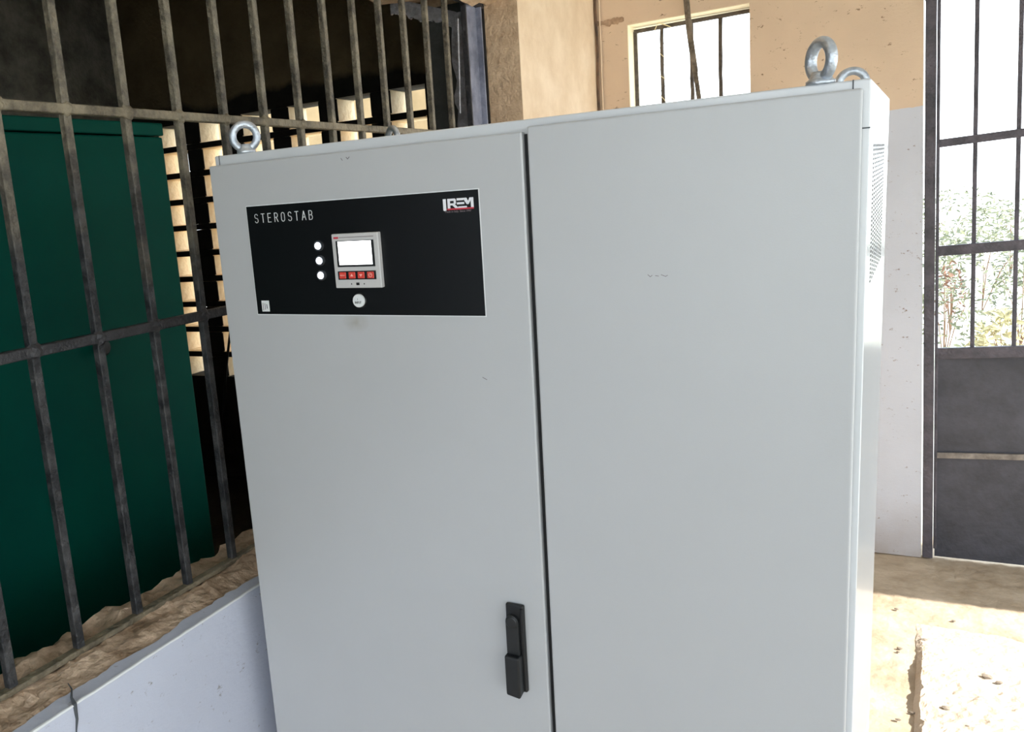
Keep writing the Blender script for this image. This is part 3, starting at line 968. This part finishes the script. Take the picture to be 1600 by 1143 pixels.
# indicator lamps
for zc in (-0.1735, -0.2025, -0.2315):
    m = MB()
    m.lathe([(0.0105, 0.0), (0.0105, 0.003), (0.0098, 0.0060), (0.0076, 0.0060)], (0.2665, -0.0012, zc), 'y', 24)
    o = cpart('indicator_lamp', m, M['chrome'], smooth=False, label='lit white indicator lamp')
    m = MB()
    m.lathe([(0.0076, 0.0), (0.0074, 0.0050), (0.0064, 0.0075), (0.004, 0.0092), (0.0, 0.0098)], (0.2665, -0.0012, zc), 'y', 24)
    m.build('lens', M['lamp'], o, smooth=True)

# display unit
dx0, dx1, dz0, dz1, dt = 0.3045, 0.4105, -0.2565, -0.1520, 0.0125
du = cpart('display_unit', MB().box(dx0, dx1, -dt, -0.001, dz0, dz1), M['meter'], bevel=0.0018, label='pale grey display unit with lit screen and red keys')
yf = -dt
def upart(name, mb, m_, **k): return mb.build(name, m_, du, **k)
upart('bezel', MB().box(dx0 + 0.0095, dx0 + 0.0955, yf - 0.0008, yf + 0.001, dz1 - 0.0635, dz1 - 0.0135), M['black'])
upart('screen', MB().box(dx0 + 0.0145, dx0 + 0.0900, yf - 0.0012, yf + 0.001, dz1 - 0.0595, dz1 - 0.0148), M['screen'])
upart('keypad', MB().box(dx0 + 0.0085, dx0 + 0.0955, yf - 0.0008, yf + 0.001, dz1 - 0.0880, dz1 - 0.0715), M['black'])
upart('brand_line', MB().box(dx0 + 0.018, dx0 + 0.096, yf - 0.0005, yf + 0.001, dz1 - 0.0078, dz1 - 0.0066), M['print_dim'])
upart('brand_mark', MB().box(dx0 + 0.005, dx0 + 0.016, yf - 0.0005, yf + 0.001, dz1 - 0.0092, dz1 - 0.0058), M['print_red'])
kz = dz1 - 0.0797
for i, kx in enumerate((0.0195, 0.0412, 0.0620, 0.0835)):
    cx = dx0 + kx
    upart('key', MB().box(cx - 0.0075, cx + 0.0075, yf - 0.0022, yf, kz - 0.0062, kz + 0.0062), M['red'], bevel=0.0008, seg=1)
    yk = yf - 0.0026
    m = MB()
    if i == 1: m.prism([(cx - .0035, kz - .002), (cx + .0035, kz - .002), (cx, kz + .003)], yk, yk + .0006)
    elif i == 2: m.prism([(cx - .0035, kz + .002), (cx, kz - .003), (cx + .0035, kz + .002)], yk, yk + .0006)
    elif i == 3:
        pts = [(cx + .0036 * math.cos(a * math.pi / 8), kz + .0036 * math.sin(a * math.pi / 8)) for a in range(17)]
        stroke(m, pts, 0.0011, yk, yk + .0006)
        stroke(m, [(cx - .0005, kz), (cx + .0018, kz + .002)], 0.001, yk, yk + .0006)
    else:
        text_mesh('MENU', 0.0042, cx, kz, yk, M['key_icon'], 'key_symbol', du)
        continue
    upart('key_symbol', m, M['key_icon'])
ux = dx0 + 0.0525; uz = dz1 - 0.0965
upart('port', MB().box(ux - 0.0035, ux + 0.0035, yf - 0.0006, yf + .001, uz - 0.0025, uz + 0.0025), M['black'])
upart('port', MB().box(ux - 0.0155, ux - 0.0137, yf - 0.0006, yf + .001, uz - 0.0012, uz + 0.0012), M['black'])
upart('port', MB().box(ux + 0.0135, ux + 0.0155, yf - 0.0006, yf + .001, uz - 0.0012, uz + 0.0012), M['black'])

# push button
bx, bz = 0.3535, -0.2815
pb = cpart('push_button', MB().lathe([(0.0150, 0.0), (0.0150, 0.004), (0.0140, 0.006), (0.0125, 0.006)], (bx, -0.001, bz), 'y', 28), M['black'], label='round white push button marked INPUT')
MB().lathe([(0.0128, 0.0), (0.0128, 0.0105), (0.0118, 0.0120), (0.0, 0.0122)], (bx, -0.001, bz), 'y', 28).build('cap', M['border'], pb, smooth=False)
text_mesh('INPUT', 0.0066, bx + 0.0005, bz - 0.0032, -0.0136, M['print_black'], 'cap_lettering', pb, sx=0.8)
text_mesh('I', 0.0050, bx, bz + 0.003, -0.0136, M['print_black'], 'cap_lettering', pb)

# small white sticker
st = cpart('sticker', MB().box(0.1035, 0.1235, -0.0018, -0.001, -0.3050, -0.2822), M['border'], label='small white sticker with tiny print')
for i in range(3):
    MB().box(0.1065 + i * 0.0050, 0.1080 + i * 0.0050, -0.0021, -0.0015, -0.3030 + 0.002 * i, -0.2865 - 0.0015 * i).build('fine_print', M['print_black'] if i == 2 else M['print_dim'], st)

# swing-lever handle
hx0, hx1, hz0, hz1 = 0.6255, 0.6620, -1.041, -0.861
hd = cpart('handle', MB().box(hx0, hx1, -0.010, 0.0, hz0, hz1), M['black'], bevel=0.003, label='black swing-lever door handle')
m = MB()
m.prism([(hx0 + 0.002, -0.962), (hx1 - 0.0085, -0.962), (hx1 - 0.0085, -0.893)] + [(hx0 + 0.0150 + 0.0130 * math.cos(a), -0.893 + 0.0130 * math.sin(a)) for a in [math.pi * i / 10 for i in range(1, 10)]] + [(hx0 + 0.002, -0.893)], -0.018, -0.008)
m.build('lever', M['lever'], hd, bevel=0.0015)
MB().lathe([(0.0118, 0.0), (0.0118, 0.0022), (0.0098, 0.0032), (0.0, 0.0034)], (hx0 + 0.0150, -0.0175, -0.8935), 'y', 24).build('pivot', M['lever'], hd)
m = MB()
# deeper grip block, its end cut on the skew
a, b_ = hx0 + 0.0005, hx1 - 0.0065
vs = [(a, -0.029, -1.043), (b_, -0.030, -1.046), (b_, -0.030, -0.960), (a, -0.029, -0.960), (a, -0.009, -1.040), (b_ + 0.002, -0.009, -1.036), (b_ + 0.002, -0.009, -0.960), (a, -0.009, -0.960)]
m.add(vs, [(0, 1, 2, 3), (7, 6, 5, 4), (0, 4, 5, 1), (1, 5, 6, 2), (2, 6, 7, 3), (3, 7, 4, 0)])
m.build('grip', M['lever'], hd, bevel=0.0035, seg=3)
MB().box(hx1 - 0.0062, hx1 - 0.001, -0.013, -0.008, -1.037, -0.866).build('side_rail', M['black'], hd, bevel=0.001, seg=1)

# scuffs in the paint
def scuff(pts, w):
    m = MB()
    for a, b in zip(pts[:-1], pts[1:]):
        stroke(m, [a, b], w, -0.00025, 0.001)
    cpart('scuff', m, M['print_dim'])
scuff([(0.905, -0.242), (0.909, -0.2455), (0.912, -0.243)], 0.0009)
scuff([(0.917, -0.2438), (0.922, -0.2445)], 0.0009)
scuff([(0.926, -0.2425), (0.933, -0.2452), (0.936, -0.2435)], 0.0009)
scuff([(0.603, -0.424), (0.611, -0.428)], 0.0012)
scuff([(0.335, -0.012), (0.338, -0.016)], 0.0012)
scuff([(0.347, -0.011), (0.350, -0.0145), (0.354, -0.011)], 0.0014)

# ------------------------------------------------------------------ outside
m = MB()
m.add(*grid(-60, 60, -60, 120, 120, 180, lambda x, y: -0.09 + 0.12 * fbm(x * 0.2, y * 0.2) * min(1, max(0, max(y - YB2, x - 3, YF - y, XL - x) / 6))))
tag(m.build('ground', M['ground'], smooth=True), 'pale sunlit dry ground outside the doorway', kind='structure')
tag(MB().box(-6.9, -3.0, 7.5, 7.7, -0.1, 3.3).build('wall_outer', M['cream_wall']), 'cream outside wall seen through the ventilation openings', kind='structure')

def shrub(x, y, w, h, n, seed, leafm, label, ls=0.05):
    rnd = random.Random(seed)
    root = tag(empty('shrub', (x, y, -0.08)), label, 'shrub', 'sunlit shrubs outside the iron door')
    m = MB()
    for i in range(7):
        a = rnd.uniform(0, 6.28); rr = rnd.uniform(0.2, 0.8) * w
        p1 = Vector((rr * 0.4 * math.cos(a), rr * 0.4 * math.sin(a), h * 0.5)); p2 = Vector((rr * math.cos(a), rr * math.sin(a), h * rnd.uniform(0.7, 1.0)))
        m.tube([(0, 0, 0), p1, p2], [0.006, 0.004, 0.0015], 5)
    m.build('stems', M['twig'], root)
    m = MB()
    for i in range(n):
        a = rnd.uniform(0, 6.28); e = math.asin(rnd.uniform(-0.3, 1)); r = rnd.uniform(0.45, 1) ** 0.5
        c = Vector((w * r * math.cos(a) * math.cos(e), w * r * math.sin(a) * math.cos(e), h * 0.4 + h * 0.6 * r * math.sin(e)))
        d = Vector((rnd.gauss(0, 1), rnd.gauss(0, 1), rnd.gauss(0, .7))).normalized()
        s = d.orthogonal().normalized()
        l = ls * rnd.uniform(0.6, 1.4)
        m.add([c - d * l, c + s * l * 0.3, c + d * l, c - s * l * 0.3 + Vector((0, 0, l * .1))], [(0, 1, 2, 3)])
    o = m.build('foliage', leafm, root)
    o['kind'] = 'stuff'
    return root
shrub(0.34, 9.3, 0.32, 0.85, 420, 1, M['leaf'], 'low leafy shrub low in the leftmost door pane', 0.035)
shrub(0.70, 8.2, 0.24, 0.72, 260, 2, M['leaf_dry'], 'straw-coloured dry shrub low behind the iron door bars', 0.05)
shrub(1.02, 10.4, 0.34, 0.9, 420, 3, M['leaf'], 'leafy shrub at the right edge behind the door bars', 0.035)
shrub(0.46, 11.2, 0.16, 0.80, 120, 8, M['leaf_brown'], 'small brown withered shrub in the leftmost door pane', 0.04)
shrub(0.85, 12.8, 0.70, 1.05, 800, 4, M['leaf'], 'rounded leafy shrub behind the straw-coloured one', 0.042)
shrub(-0.05, 14.6, 0.8, 1.1, 700, 5, M['leaf'], 'leafy shrub half hidden by the door frame', 0.045)
shrub(1.45, 16.6, 1.0, 1.2, 800, 6, M['leaf'], 'wide distant shrub towards the right of the door', 0.05)
shrub(0.7, 20.0, 1.3, 1.4, 800, 7, M['leaf'], 'most distant shrub seen through the door', 0.055)
